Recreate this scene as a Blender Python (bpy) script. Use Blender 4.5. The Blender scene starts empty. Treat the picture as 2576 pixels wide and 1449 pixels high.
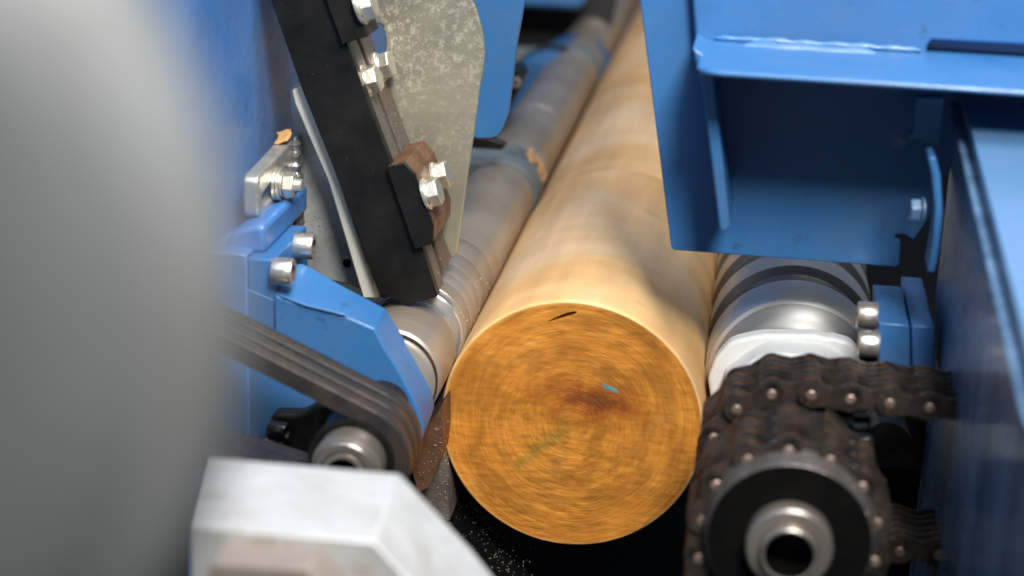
import bpy, bmesh, math, random
from mathutils import Vector, Matrix, noise as mnoise
random.seed(7)
scene = bpy.context.scene
COL = scene.collection
PI = math.pi

# ------------------------------------------------------------------ camera
# World: metres, the log's axis is +Y, X to the right, Z up, origin = centre of the log's front face.
FPX = 4436.0                                   # focal length in pixels of the 2576 wide survey picture
Yb = Vector((672, 1414, -FPX)).normalized()
_a = -0.078
Xb = Vector((1, _a, (672 + _a * 1414) / FPX)).normalized()
Zb = Xb.cross(Yb).normalized()
ROT = Matrix((Xb, Yb, Zb))                     # camera -> world
def ray(px, py): return ROT @ Vector((px - 1288, 724.5 - py, -FPX))
CAM = -ray(1437, 1072) * (1.30 / FPX)
camd = bpy.data.cameras.new('camera'); cam = bpy.data.objects.new('camera', camd); COL.objects.link(cam)
cam.matrix_world = Matrix.Translation(CAM) @ ROT.to_4x4()
camd.sensor_width = 36; camd.lens = 36 * FPX / 2576; camd.clip_start = 0.02; camd.clip_end = 50
camd.dof.use_dof = True; camd.dof.focus_distance = 1.33
camd.dof.aperture_fstop = camd.lens / 16.0
camd.dof.aperture_blades = 0
scene.camera = cam

def P(px, py, Y):                              # where the sight line meets the machine plane Y = const
    r = ray(px, py); t = (Y - CAM.y) / r.y
    return CAM + r * t
def PX(px, py, X):
    r = ray(px, py); t = (X - CAM.x) / r.x
    return CAM + r * t
def PZ(px, py, Z):
    r = ray(px, py); t = (Z - CAM.z) / r.z
    return CAM + r * t

# ------------------------------------------------------------------ world, lamps, exposure
w = bpy.data.worlds.new('World'); scene.world = w; w.use_nodes = True
nt = w.node_tree; bg = nt.nodes['Background']
bg.inputs['Color'].default_value = (0.86, 0.93, 1.0, 1); bg.inputs['Strength'].default_value = 0.16

def area(name, loc, target, size, power, col, sy=None):
    d = bpy.data.lights.new(name, 'AREA'); d.energy = power; d.color = col
    d.shape = 'RECTANGLE'; d.size = size; d.size_y = sy or size
    o = bpy.data.objects.new(name, d); COL.objects.link(o)
    o.location = loc
    o.rotation_euler = (Vector(target) - Vector(loc)).to_track_quat('-Z', 'Y').to_euler()
    return o
area('work_lamp', (0.44, -1.38, 1.46), (0.0, 0.1, 0.0), 0.40, 46, (1.0, 0.97, 0.93))
area('ceiling_lamp', (0.50, -0.60, 2.0), (0.0, 0.1, 0.0), 1.15, 48, (1.0, 0.98, 0.96))
scene.view_settings.view_transform = 'Standard'
scene.view_settings.look = 'None'
scene.view_settings.exposure = 0.08
scene.view_settings.gamma = 1.0
scene.cycles.use_denoising = True
scene.cycles.max_bounces = 8

# ------------------------------------------------------------------ materials
def mat(name, col, rough=0.5, metal=0.0, noise=None, bump=None, dust=None, stretch=(1, 1, 1), scratches=0.0,
        spec=0.5, coat=0.0, edge=None, rrange=0.12, mottle=None, grime=0.0):
    """noise=(scale, second colour, amount)   bump=(scale, strength, distance)   dust=(scale, threshold, colour)"""
    m = bpy.data.materials.new(name); m.use_nodes = True
    t = m.node_tree; N = t.nodes; L = t.links
    b = N['Principled BSDF']
    b.inputs['Roughness'].default_value = rough; b.inputs['Metallic'].default_value = metal
    b.inputs['Specular IOR Level'].default_value = spec; b.inputs['Coat Weight'].default_value = coat
    b.inputs['Coat Roughness'].default_value = 0.15
    tc = N.new('ShaderNodeTexCoord'); mp = N.new('ShaderNodeMapping'); mp.inputs['Scale'].default_value = stretch
    L.new(tc.outputs['Object'], mp.inputs['Vector'])
    V = mp.outputs['Vector']
    def rgb(c): 
        n = N.new('ShaderNodeRGB'); n.outputs[0].default_value = (*c, 1); return n.outputs[0]
    c = rgb(col)
    def mix(f, a_, b_):
        n = N.new('ShaderNodeMix'); n.data_type = 'RGBA'
        L.new(f, n.inputs[0]); L.new(a_, n.inputs[6]); L.new(b_, n.inputs[7]); return n.outputs[2]
    def ramp(f, lo, hi, a_=0.0, b_=1.0):
        n = N.new('ShaderNodeMapRange'); n.inputs[1].default_value = lo; n.inputs[2].default_value = hi
        n.inputs[3].default_value = a_; n.inputs[4].default_value = b_
        L.new(f, n.inputs[0]); return n.outputs[0]
    def tex(scale, detail=6, rough_=0.6, vec=None):
        n = N.new('ShaderNodeTexNoise'); n.inputs['Scale'].default_value = scale
        n.inputs['Detail'].default_value = detail; n.inputs['Roughness'].default_value = rough_
        L.new(vec or V, n.inputs['Vector']); return n.outputs['Fac']
    if noise:
        f = tex(noise[0]); c = mix(ramp(f, 0.38, 0.66, 0, noise[2]), c, rgb(noise[1]))
    f2 = tex((noise[0] if noise else 40) * 2.3, 8, 0.7)
    L.new(ramp(f2, 0.3, 0.7, max(0.02, rough - rrange), min(1, rough + rrange)), b.inputs['Roughness'])
    if mottle:
        big = ramp(tex(mottle[1], 4, .6), .40, .62); fine = ramp(tex(mottle[0], 6, .75), .50, .60)
        mu = N.new('ShaderNodeMath'); mu.operation = 'MULTIPLY'; L.new(big, mu.inputs[0]); L.new(fine, mu.inputs[1])
        if len(mottle) > 3:
            sz = N.new('ShaderNodeSeparateXYZ'); L.new(tc.outputs['Object'], sz.inputs[0])
            m3 = N.new('ShaderNodeMath'); m3.operation = 'MULTIPLY'; L.new(mu.outputs[0], m3.inputs[0]); L.new(ramp(sz.outputs[2], mottle[3], mottle[4], .12, 1), m3.inputs[1]); mu = m3
        c = mix(mu.outputs[0], c, rgb(mottle[2]))
    if grime:
        gm = ramp(tex(7, 7, .65), .48, .70, 0, grime); c = mix(gm, c, rgb((0.10, 0.115, 0.12)))
        gm2 = ramp(tex(38, 7, .75), .60, .68, 0, grime * 1.2); c = mix(gm2, c, rgb((0.022, 0.045, 0.08)))
    if dust:
        dusts = dust if isinstance(dust, list) else [dust]
        for (sc_, th, dc) in dusts:
            v = N.new('ShaderNodeTexVoronoi'); v.inputs['Scale'].default_value = sc_; v.inputs['Randomness'].default_value = 1
            L.new(tc.outputs['Object'], v.inputs['Vector'])
            g = tex(sc_ * 0.06, 3, 0.5, tc.outputs['Object'])
            mul = N.new('ShaderNodeMath'); mul.operation = 'MULTIPLY'
            L.new(ramp(v.outputs['Distance'], th, th * 0.6), mul.inputs[0]); L.new(ramp(g, 0.42, 0.6), mul.inputs[1])
            c = mix(mul.outputs[0], c, rgb(dc))
            if metal > 0:
                L.new(ramp(mul.outputs[0], 0, 1, metal, 0), b.inputs['Metallic'])
    L.new(c, b.inputs['Base Color'])
    if bump:
        bm_ = N.new('ShaderNodeBump'); bm_.inputs['Strength'].default_value = bump[1]; bm_.inputs['Distance'].default_value = bump[2]
        L.new(tex(bump[0], 8, 0.65), bm_.inputs['Height']); L.new(bm_.outputs[0], b.inputs['Normal'])
    return m

DUST = (0.62, 0.47, 0.28)
BLUE = (0.031, 0.140, 0.350)
blue = mat('blue_paint', BLUE, 0.44, 0, (14, (0.036, 0.150, 0.36), 0.8), (130, 0.16, 0.0010), (260, 0.11, (0.02, 0.05, 0.12)), coat=0.15, grime=.38)
blue_gloss_lit = mat('glossy_blue_lit', (0.15, 0.265, 0.43), 0.24, 0, (7, (0.05, 0.11, 0.22), 0.9), (9, 0.7, 0.006), coat=0.5, stretch=(1, 4.5, .7))  # frame blue raised in colour for reflected light on the cheek's inner face
blue_cast = mat('cast_blue_paint', (0.05, 0.17, 0.46), 0.36, 0, (10, (0.07, 0.21, 0.5), 0.9), (60, 0.5, 0.002), (120, 0.12, (0.02, 0.05, 0.14)), coat=0.2, grime=.35)
blue_lit_top = mat('satin_blue_lit_top', (0.080, 0.175, 0.33), 0.34, 0, (6, (0.07, 0.16, 0.31), 0.8), (60, 0.1, 0.001), coat=0.3)  # frame blue lightened so the cheek's top face looks lit
teal = mat('faded_blue_green_paint', (0.17, 0.20, 0.21), 0.5, 0, (30, (0.07, 0.1, 0.12), 0.9), (80, 0.4, 0.002), (150, 0.2, (0.5, 0.33, 0.15)))
blackm = mat('black_painted_steel', (0.0060, 0.0058, 0.0056), 0.42, 0, (30, (0.016, 0.015, 0.0135), 0.8), (300, 0.25, 0.0006), [(150, 0.045, (0.3, 0.26, 0.2)), (420, 0.05, (0.12, 0.10, 0.08))], spec=.22)
blade = mat('brown_stained_tool_steel', (0.155, 0.15, 0.142), 0.42, 0.5, (14, (0.13, 0.085, 0.06), 0.95), (200, 0.3, 0.0008), [(330, 0.16, (0.5, 0.38, 0.26)), (120, 0.06, (0.6, 0.47, 0.3))], stretch=(1, 1, 1))
brown = mat('rust_brown_steel', (0.17, 0.085, 0.045), 0.5, 0.35, (50, (0.09, 0.04, 0.02), 0.9), (160, 0.4, 0.001), [(300, 0.16, (0.55, 0.38, 0.24))])
galv = mat('yellow_zinc_sheet', (0.41, 0.385, 0.285), 0.36, 0.5, (11, (0.25, 0.24, 0.20), 0.95), (90, 0.18, 0.0012),
           [(250, 0.06, (0.66, 0.58, 0.42))], mottle=(230, 6, (0.80, 0.76, 0.62), .06, .15))
galv2 = mat('zinc_bar_steel', (0.66, 0.63, 0.52), 0.5, 0.12, (26, (0.35, 0.38, 0.36), 0.8), (120, 0.2, 0.001), (200, 0.09, DUST), stretch=(1, 1, 0.35))
lugm = mat('zinc_plated_lug', (0.62, 0.60, 0.53), 0.36, 0.7, (30, (0.45, 0.42, 0.36), 0.8), (120, 0.25, 0.001), (160, 0.14, (0.7, 0.5, 0.3)))
darksteel = mat('dark_steel_plate', (0.50, 0.52, 0.50), 0.38, 0.3, (12, (0.22, 0.23, 0.225), 0.9), (240, 0.5, 0.0012), [(420, 0.22, (0.4, 0.36, 0.3))])
weldm = mat('weld_metal', (0.50, 0.49, 0.47), 0.24, 0.8, (160, (0.22, 0.21, 0.20), 0.9), (500, 0.5, 0.001))
zinc = mat('bright_zinc', (0.72, 0.69, 0.60), 0.34, 0.8, (80, (0.66, 0.60, 0.46), 0.9), (300, 0.12, 0.0005), (300, 0.08, (0.6, 0.42, 0.2)))
stainless = mat('stainless_screw', (0.74, 0.70, 0.65), 0.32, 0.85, (70, (0.55, 0.5, 0.45), 0.8), (260, 0.15, 0.0005))
stain_in = mat('screw_socket', (0.10, 0.08, 0.07), 0.5, 0.6)
oily = mat('oily_dark_steel', (0.05, 0.047, 0.045), 0.3, 0.8, (60, (0.02, 0.018, 0.016), 0.8), (200, 0.3, 0.0008))
black_cast = mat('black_cast_iron', (0.010, 0.010, 0.010), 0.4, 0.2, (60, (0.02, 0.018, 0.015), 0.8), (200, 0.4, 0.001), (120, 0.10, (0.1, 0.07, 0.045)), spec=.25)
gloss_black = mat('black_hub_face', (0.002, 0.002, 0.002), 0.6, 0.0, (80, (0.004, 0.0035, 0.003), 0.8), None, (300, .08, (.03, .028, .025)), spec=.1)
hubgrey = mat('dusty_hub_bevel', (0.085, 0.08, 0.078), 0.4, 0.4, (60, (0.06, 0.05, 0.045), 0.8), (200, .3, .0008), (160, .16, (.4, .28, .18)))
chainm = mat('oily_brown_chain', (0.095, 0.075, 0.064), 0.34, 0.6, (60, (0.022, 0.017, 0.014), 0.9), (300, 0.4, 0.0008), (200, 0.2, (0.20, 0.09, 0.035)))
pinm = mat('worn_chain_pin', (0.36, 0.27, 0.22), 0.4, 0.6, (200, (0.16, 0.11, 0.085), 0.9), rrange=.2)
rollm = mat('chain_bushing', (0.13, 0.065, 0.03), 0.4, 0.5, (150, (0.05, 0.03, 0.02), 0.9))
rubber = mat('dusty_rubber', (0.030, 0.027, 0.025), 0.5, 0, (55, (0.12, 0.075, 0.05), 0.8), (200, 0.4, 0.001))
rubber_b = mat('worn_belt_back', (0.020, 0.0195, 0.0195), 0.30, 0, (38, (0.060, 0.042, 0.033), 0.7), (200, 0.4, 0.001))
alu = mat('bare_aluminium', (0.53, 0.545, 0.555), 0.46, 0.3, (28, (0.43, 0.42, 0.41), 0.9), (60, 0.35, 0.002), [(34, 0.32, (0.36, 0.25, 0.17)), (90, .25, (.30, .24, .19))])
brownpl = mat('brown_stained_block', (0.30, 0.25, 0.22), 0.5, 0.3, (12, (0.17, 0.14, 0.12), 0.8))
guardm = mat('grey_guard_paint', (0.092, 0.098, 0.099), 0.5, 0, (9, (0.105, 0.112, 0.116), 0.9), grime=.0)
rimm = mat('rim_highlight_grey', (0.155, 0.162, 0.168), 0.45, 0, (20, (0.10, 0.10, 0.09), 0.8))  # guard grey lightened to paint in the highlight along its edge
whitecast = mat('white_painted_casting', (0.74, 0.75, 0.74), 0.42, 0, (20, (0.66, 0.66, 0.64), 0.7), (60, 0.35, 0.002), (150, 0.05, (0.4, 0.2, 0.1)))
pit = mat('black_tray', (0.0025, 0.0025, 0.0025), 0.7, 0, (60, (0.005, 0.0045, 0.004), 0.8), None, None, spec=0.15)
chipm = mat('wood_chip', (0.66, 0.38, 0.15), 0.6, 0, (60, (0.5, 0.26, 0.09), 0.8))
dustm = mat('wood_dust', (0.30, 0.24, 0.18), 0.8)
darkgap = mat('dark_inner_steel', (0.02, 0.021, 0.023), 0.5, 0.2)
rail_m = mat('dusty_rail_steel', (0.16, 0.13, 0.11), 0.6, 0.3, (70, (0.08, 0.06, 0.05), 0.9), (300, 0.5, 0.001), [(500, 0.22, (0.30, 0.23, 0.17))])

def steel_turned(name, base, tint, rough=0.3, amt=0.6, metal=.8, bump=.06):
    """turned steel: fine rings about the shaft (local Y) and a film of wood dust"""
    m = bpy.data.materials.new(name); m.use_nodes = True
    t = m.node_tree; N = t.nodes; L = t.links; b = N['Principled BSDF']
    tc = N.new('ShaderNodeTexCoord')
    mp = N.new('ShaderNodeMapping'); mp.inputs['Scale'].default_value = (0.3, 60, 0.3); L.new(tc.outputs['Object'], mp.inputs[0])
    n1 = N.new('ShaderNodeTexNoise'); n1.inputs['Scale'].default_value = 5; n1.inputs['Detail'].default_value = 8; L.new(mp.outputs[0], n1.inputs['Vector'])
    n2 = N.new('ShaderNodeTexNoise'); n2.inputs['Scale'].default_value = 13; n2.inputs['Detail'].default_value = 5; L.new(tc.outputs['Object'], n2.inputs['Vector'])
    mr = N.new('ShaderNodeMapRange'); mr.inputs[1].default_value = .36; mr.inputs[2].default_value = .62; mr.inputs[4].default_value = amt; L.new(n2.outputs['Fac'], mr.inputs[0])
    mx = N.new('ShaderNodeMix'); mx.data_type = 'RGBA'; mx.inputs[6].default_value = (*base, 1); mx.inputs[7].default_value = (*tint, 1); L.new(mr.outputs[0], mx.inputs[0])
    mx2 = N.new('ShaderNodeMix'); mx2.data_type = 'RGBA'; mx2.blend_type = 'MULTIPLY'; mx2.inputs[0].default_value = .28
    cr = N.new('ShaderNodeMapRange'); cr.inputs[1].default_value = .3; cr.inputs[2].default_value = .7; cr.inputs[3].default_value = .55; cr.inputs[4].default_value = 1.1
    L.new(n1.outputs['Fac'], cr.inputs[0]); L.new(mx.outputs[2], mx2.inputs[6]); L.new(cr.outputs[0], mx2.inputs[7])
    L.new(mx2.outputs[2], b.inputs['Base Color'])
    b.inputs['Metallic'].default_value = metal
    r = N.new('ShaderNodeMapRange'); r.inputs[1].default_value = .3; r.inputs[2].default_value = .7; r.inputs[3].default_value = rough - .07; r.inputs[4].default_value = rough + .12
    L.new(n1.outputs['Fac'], r.inputs[0]); L.new(r.outputs[0], b.inputs['Roughness'])
    bp = N.new('ShaderNodeBump'); bp.inputs['Strength'].default_value = bump; bp.inputs['Distance'].default_value = .0008
    L.new(n1.outputs['Fac'], bp.inputs['Height']); L.new(bp.outputs[0], b.inputs['Normal'])
    return m
steel = steel_turned('dusty_turned_steel', (0.48, 0.42, 0.355), (0.37, 0.30, 0.225), 0.36, .8, metal=.55, bump=.035)
steel_b = steel_turned('bright_turned_steel', (0.66, 0.65, 0.64), (0.55, 0.52, 0.49), 0.24, 0.3)
steel_h = steel_turned('oily_hub_steel', (0.42, 0.39, 0.36), (0.30, 0.26, 0.22), 0.27, 0.7)
steel_d = steel_turned('dull_groove_steel', (0.24, 0.24, 0.235), (0.17, 0.17, 0.165), 0.36, 0.5, bump=.03)
steel_e = steel_turned('dull_end_steel', (0.30, 0.30, 0.29), (0.22, 0.22, 0.21), 0.42, 0.5, bump=.02)
steel_r = steel_turned('bright_land_steel', (0.62, 0.61, 0.59), (0.54, 0.49, 0.43), 0.34, 0.5, metal=.7, bump=.03)

def wood_side():
    m = bpy.data.materials.new('peeled_pale_wood'); m.use_nodes = True
    t = m.node_tree; N = t.nodes; L = t.links; b = N['Principled BSDF']
    tc = N.new('ShaderNodeTexCoord')
    def tex(sc_, scale, det=7, r=.6, dist=0):
        mp = N.new('ShaderNodeMapping'); mp.inputs['Scale'].default_value = sc_; L.new(tc.outputs['Object'], mp.inputs[0])
        n = N.new('ShaderNodeTexNoise'); n.inputs['Scale'].default_value = scale; n.inputs['Detail'].default_value = det
        n.inputs['Roughness'].default_value = r; n.inputs['Distortion'].default_value = dist
        L.new(mp.outputs[0], n.inputs['Vector']); return n.outputs['Fac']
    big = tex((1, .8, 1), 8, 4, .5, .8)
    rings = tex((1.6, 9, 1.6), 5, 6, .55)                 # the lathe-like marks round the log
    grain = tex((30, 2.0, 30), 5, 6, .6)
    cr = N.new('ShaderNodeValToRGB'); e = cr.color_ramp.elements
    e[0].position = .30; e[0].color = (0.76, 0.42, 0.14, 1); e[1].position = .74; e[1].color = (0.88, 0.64, 0.39, 1)
    x = e.new(.5); x.color = (0.84, 0.53, 0.245, 1)
    L.new(big, cr.inputs[0])
    mr = N.new('ShaderNodeMapRange'); mr.inputs[1].default_value = .3; mr.inputs[2].default_value = .7; mr.inputs[3].default_value = .94; mr.inputs[4].default_value = 1.03; L.new(rings, mr.inputs[0])
    mg = N.new('ShaderNodeMapRange'); mg.inputs[1].default_value = .3; mg.inputs[2].default_value = .7; mg.inputs[3].default_value = .97; mg.inputs[4].default_value = 1.02; L.new(grain, mg.inputs[0])
    mm = N.new('ShaderNodeMath'); mm.operation = 'MULTIPLY'; L.new(mr.outputs[0], mm.inputs[0]); L.new(mg.outputs[0], mm.inputs[1])
    ms = N.new('ShaderNodeMapRange'); ms.inputs[1].default_value = .34; ms.inputs[2].default_value = .66; ms.inputs[3].default_value = .84; ms.inputs[4].default_value = 1.10; L.new(tex((5, .5, 5), 6, 4, .5), ms.inputs[0])
    mm_ = mm; mm = N.new('ShaderNodeMath'); mm.operation = 'MULTIPLY'; L.new(mm_.outputs[0], mm.inputs[0]); L.new(ms.outputs[0], mm.inputs[1])
    mx = N.new('ShaderNodeMix'); mx.data_type = 'RGBA'; mx.blend_type = 'MULTIPLY'; mx.inputs[0].default_value = 1
    L.new(cr.outputs[0], mx.inputs[6]); L.new(mm.outputs[0], mx.inputs[7])
    # the odd green-yellow algae stain
    st = tex((1, 2, 1), 16, 3, .5); sr = N.new('ShaderNodeMapRange'); sr.inputs[1].default_value = .66; sr.inputs[2].default_value = .76; sr.inputs[4].default_value = .5; L.new(st, sr.inputs[0])
    m2 = N.new('ShaderNodeMix'); m2.data_type = 'RGBA'; m2.inputs[7].default_value = (.42, .36, .10, 1); L.new(sr.outputs[0], m2.inputs[0]); L.new(mx.outputs[2], m2.inputs[6])
    L.new(m2.outputs[2], b.inputs['Base Color'])
    b.inputs['Roughness'].default_value = .5; b.inputs['Specular IOR Level'].default_value = .35
    bp = N.new('ShaderNodeBump'); bp.inputs['Strength'].default_value = .12; bp.inputs['Distance'].default_value = .0015
    L.new(rings, bp.inputs['Height']); L.new(bp.outputs[0], b.inputs['Normal'])
    return m
def wood_end():
    m = bpy.data.materials.new('sawn_orange_end_grain'); m.use_nodes = True
    t = m.node_tree; N = t.nodes; L = t.links; b = N['Principled BSDF']
    tc = N.new('ShaderNodeTexCoord')
    sp = N.new('ShaderNodeSeparateXYZ'); L.new(tc.outputs['Object'], sp.inputs[0])
    def math_(op, a=None, b_=None, c=None):
        n = N.new('ShaderNodeMath'); n.operation = op
        for i, v in enumerate((a, b_, c)):
            if v is None: continue
            if isinstance(v, (int, float)): n.inputs[i].default_value = v
            else: L.new(v, n.inputs[i])
        return n.outputs[0]
    X, Z = sp.outputs[0], sp.outputs[2]
    def polar(cx, cz):
        dx = math_('SUBTRACT', X, cx); dz = math_('SUBTRACT', Z, cz)
        r = math_('SQRT', math_('ADD', math_('MULTIPLY', dx, dx), math_('MULTIPLY', dz, dz)))
        return dx, dz, r
    dx, dz, r = polar(0.014, 0.014)
    dx0, dz0, r0 = polar(0.0, 0.0)
    def tex(vec, scale, det=6, ro=.6, dist=0):
        n = N.new('ShaderNodeTexNoise'); n.inputs['Scale'].default_value = scale; n.inputs['Detail'].default_value = det
        n.inputs['Roughness'].default_value = ro; n.inputs['Distortion'].default_value = dist
        L.new(vec, n.inputs['Vector']); return n.outputs['Fac']
    def comb(a, b_, c=0.0):
        n = N.new('ShaderNodeCombineXYZ')
        for i, v in enumerate((a, b_, c)):
            if isinstance(v, (int, float)): n.inputs[i].default_value = v
            else: L.new(v, n.inputs[i])
        return n.outputs[0]
    # direction cosines keep the polar coordinates seamless
    def polvec(dx_, dz_, r_, rad, ang):
        rr = math_('MAXIMUM', r_, 0.03)
        return comb(math_('MULTIPLY', math_('DIVIDE', dx_, rr), ang), math_('MULTIPLY', math_('DIVIDE', dz_, rr), ang), math_('MULTIPLY', r_, rad))
    wob = math_('MULTIPLY', math_('SUBTRACT', tex(tc.outputs['Object'], 34, 4, .6), .5), .007)
    arcs = tex(polvec(dx0, dz0, math_('ADD', r0, wob), 380, 1.7), 1.0, 9, .72)           # turning arcs
    arcs2 = tex(polvec(dx, dz, math_('ADD', r, wob), 150, 2.0), 1.0, 6, .65)
    patch = tex(polvec(dx0, dz0, math_('ADD', r0, wob), 60, 2.0), 1.0, 4, .55)
    mp = N.new('ShaderNodeMapping'); mp.inputs['Rotation'].default_value = (0, math.radians(16), 0); mp.inputs['Scale'].default_value = (18, 1, 110); L.new(tc.outputs['Object'], mp.inputs[0])
    saw = tex(mp.outputs[0], 2.4, 7, .7, .3)                          # saw marks
    blot = tex(tc.outputs['Object'], 26, 5, .6, .3)
    ringf = N.new('ShaderNodeTexWave'); ringf.wave_type = 'RINGS'; ringf.rings_direction = 'SPHERICAL'
    mp2 = N.new('ShaderNodeMapping'); mp2.inputs['Location'].default_value = (-.014, 0, -.014); mp2.inputs['Scale'].default_value = (1, 0, 1); L.new(tc.outputs['Object'], mp2.inputs[0])
    L.new(mp2.outputs[0], ringf.inputs['Vector']); ringf.inputs['Scale'].default_value = 45; ringf.inputs['Distortion'].default_value = 2.2; ringf.inputs['Detail'].default_value = 3; ringf.inputs['Detail Scale'].default_value = 2
    cr = N.new('ShaderNodeValToRGB'); e = cr.color_ramp.elements
    e[0].position = .28; e[0].color = (0.36, 0.125, 0.016, 1); e[1].position = .70; e[1].color = (0.70, 0.315, 0.058, 1)
    x = e.new(.5); x.color = (0.57, 0.218, 0.029, 1)
    mixf = math_('ADD', math_('ADD', math_('MULTIPLY', blot, .40), math_('MULTIPLY', arcs, .25)), math_('ADD', math_('MULTIPLY', arcs2, .15), math_('MULTIPLY', saw, .20)))
    L.new(mixf, cr.inputs[0])
    def mr(f, a, b_, c, d):
        n = N.new('ShaderNodeMapRange'); L.new(f, n.inputs[0]); n.interpolation_type = 'SMOOTHSTEP'
        for i, v in enumerate((a, b_, c, d)): n.inputs[i + 1].default_value = v
        return n.outputs[0]
    def mixc(f, a, col, blend='MIX'):
        n = N.new('ShaderNodeMix'); n.data_type = 'RGBA'; n.blend_type = blend
        if isinstance(f, float): n.inputs[0].default_value = f
        else: L.new(f, n.inputs[0])
        L.new(a, n.inputs[6])
        if isinstance(col, tuple): n.inputs[7].default_value = (*col, 1)
        else: L.new(col, n.inputs[7])
        return n.outputs[2]
    c = cr.outputs[0]
    c = mixc(.30, c, mr(arcs, .32, .66, .72, 1.16), 'MULTIPLY')
    c = mixc(math_('MULTIPLY', mr(tex(tc.outputs['Object'], 11, 2, .5), .42, .60, 0, 1), .5), c, mr(saw, .30, .62, .60, 1.15), 'MULTIPLY')
    c = mixc(.8, c, mr(patch, .36, .62, .68, 1.12), 'MULTIPLY')
    c = mixc(.12, c, mr(ringf.outputs['Fac'], 0, 1, .72, 1.08), 'MULTIPLY')
    # red heart stain around the pith
    hx = math_('DIVIDE', math_('SUBTRACT', X, 0.016), 0.040); hz = math_('DIVIDE', math_('SUBTRACT', Z, 0.0215), 0.017)
    hz = math_('ADD', hz, math_('MULTIPLY', hx, .30))
    hr = math_('SQRT', math_('ADD', math_('MULTIPLY', hx, hx), math_('MULTIPLY', hz, hz)))
    hr = math_('ADD', hr, math_('MULTIPLY', math_('SUBTRACT', tex(tc.outputs['Object'], 70, 6, .65), .5), 2.2))
    c = mixc(mr(hr, 1.5, .2, 0, .92), c, (0.33, 0.085, 0.010))
    c = mixc(mr(hr, .65, .05, 0, .8), c, (0.15, 0.042, 0.012))
    # green stroke of chalk down to the lower left
    s, cc = math.sin(math.radians(44)), math.cos(math.radians(44))
    u = math_('ADD', math_('MULTIPLY', X, cc), math_('MULTIPLY', Z, s)); v = math_('SUBTRACT', math_('MULTIPLY', Z, cc), math_('MULTIPLY', X, s))
    v = math_('ADD', v, math_('MULTIPLY', math_('SUBTRACT', saw, .5), .012))
    stripe = math_('MULTIPLY', math_('MULTIPLY', mr(math_('ABSOLUTE', math_('ADD', v, -0.0015)), .0065, .001, 0, 1), mr(u, -.078, -.05, 0, 1)), mr(u, .010, -.012, 0, 1))
    c = mixc(math_('MULTIPLY', math_('MULTIPLY', stripe, mr(blot, .3, .6, .15, .6)), .8), c, (0.20, 0.17, 0.022))
    # blue fleck of paint
    fx = math_('ABSOLUTE', math_('ADD', math_('SUBTRACT', X, .0265), math_('MULTIPLY', math_('SUBTRACT', Z, .0345), 0.3))); fz = math_('ABSOLUTE', math_('ADD', math_('SUBTRACT', Z, .0325), math_('MULTIPLY', math_('SUBTRACT', X, .0265), .3)))
    fl = math_('MULTIPLY', mr(fx, .0062, .0035, 0, 1), mr(fz, .0022, .001, 0, 1))
    c = mixc(fl, c, (0.09, 0.26, 0.30))
    # pale sapwood rim
    c = mixc(mr(r0, .0930, .0975, 0, .75), c, (0.70, 0.42, 0.13))
    L.new(c, b.inputs['Base Color']); b.inputs['Roughness'].default_value = .55; b.inputs['Specular IOR Level'].default_value = .3
    bp = N.new('ShaderNodeBump'); bp.inputs['Strength'].default_value = .55; bp.inputs['Distance'].default_value = .0016
    L.new(math_('ADD', arcs, math_('MULTIPLY', saw, .35)), bp.inputs['Height']); L.new(bp.outputs[0], b.inputs['Normal'])
    return m
M_side, M_end = wood_side(), wood_end()

# ------------------------------------------------------------------ builders
def origin_of(o):
    return Vector((0, 0, 0)) if o is None else o.matrix_world.translation.copy()
def link(o, parent=None, loc=None):
    """parents only ever carry translation, so world placement is simple addition"""
    COL.objects.link(o)
    if parent: o.parent = parent
    if loc is not None: o.location = Vector(loc) - (WLOC[parent.name] if parent else Vector())
    WLOC[o.name] = Vector(loc) if loc is not None else (WLOC[parent.name].copy() if parent else Vector())
WLOC = {}
def thing(name, label, cat, loc, group=None):
    o = bpy.data.objects.new(name, None); o.empty_display_size = .02
    link(o, None, loc); o['label'] = label; o['category'] = cat
    if group: o['group'] = group
    return o
def tag(o, label, cat, group=None):
    o['label'] = label; o['category'] = cat
    if group: o['group'] = group
    return o
def finish(name, bm, m, parent, loc=None, bevel=0, smooth=None, seg=2, matrix=None):
    me = bpy.data.meshes.new(name)
    loc = Vector(loc) if loc is not None else (WLOC[parent.name] if parent else Vector())
    if matrix is None: bmesh.ops.translate(bm, vec=-loc, verts=bm.verts)
    bmesh.ops.recalc_face_normals(bm, faces=bm.faces)
    bm.to_mesh(me); bm.free()
    for mm in (m if isinstance(m, (list, tuple)) else [m]): me.materials.append(mm)
    o = bpy.data.objects.new(name, me); link(o, parent, loc)
    if bevel:
        md = o.modifiers.new('bevel', 'BEVEL'); md.width = bevel; md.segments = seg; md.limit_method = 'ANGLE'; md.angle_limit = math.radians(38)
        md.harden_normals = False
    if smooth:
        for p in me.polygons: p.use_smooth = True
        try: me.set_sharp_from_angle(angle=math.radians(smooth))
        except Exception: pass
    return o
def bm_slab(front, back, bm=None):
    """front/back: equal-length lists of world points"""
    bm = bm or bmesh.new()
    f = [bm.verts.new(p) for p in front]; b = [bm.verts.new(p) for p in back]
    bm.faces.new(f); bm.faces.new(b[::-1])
    n = len(f)
    for i in range(n): bm.faces.new((f[i], b[i], b[(i + 1) % n], f[(i + 1) % n]))
    return bm
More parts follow.
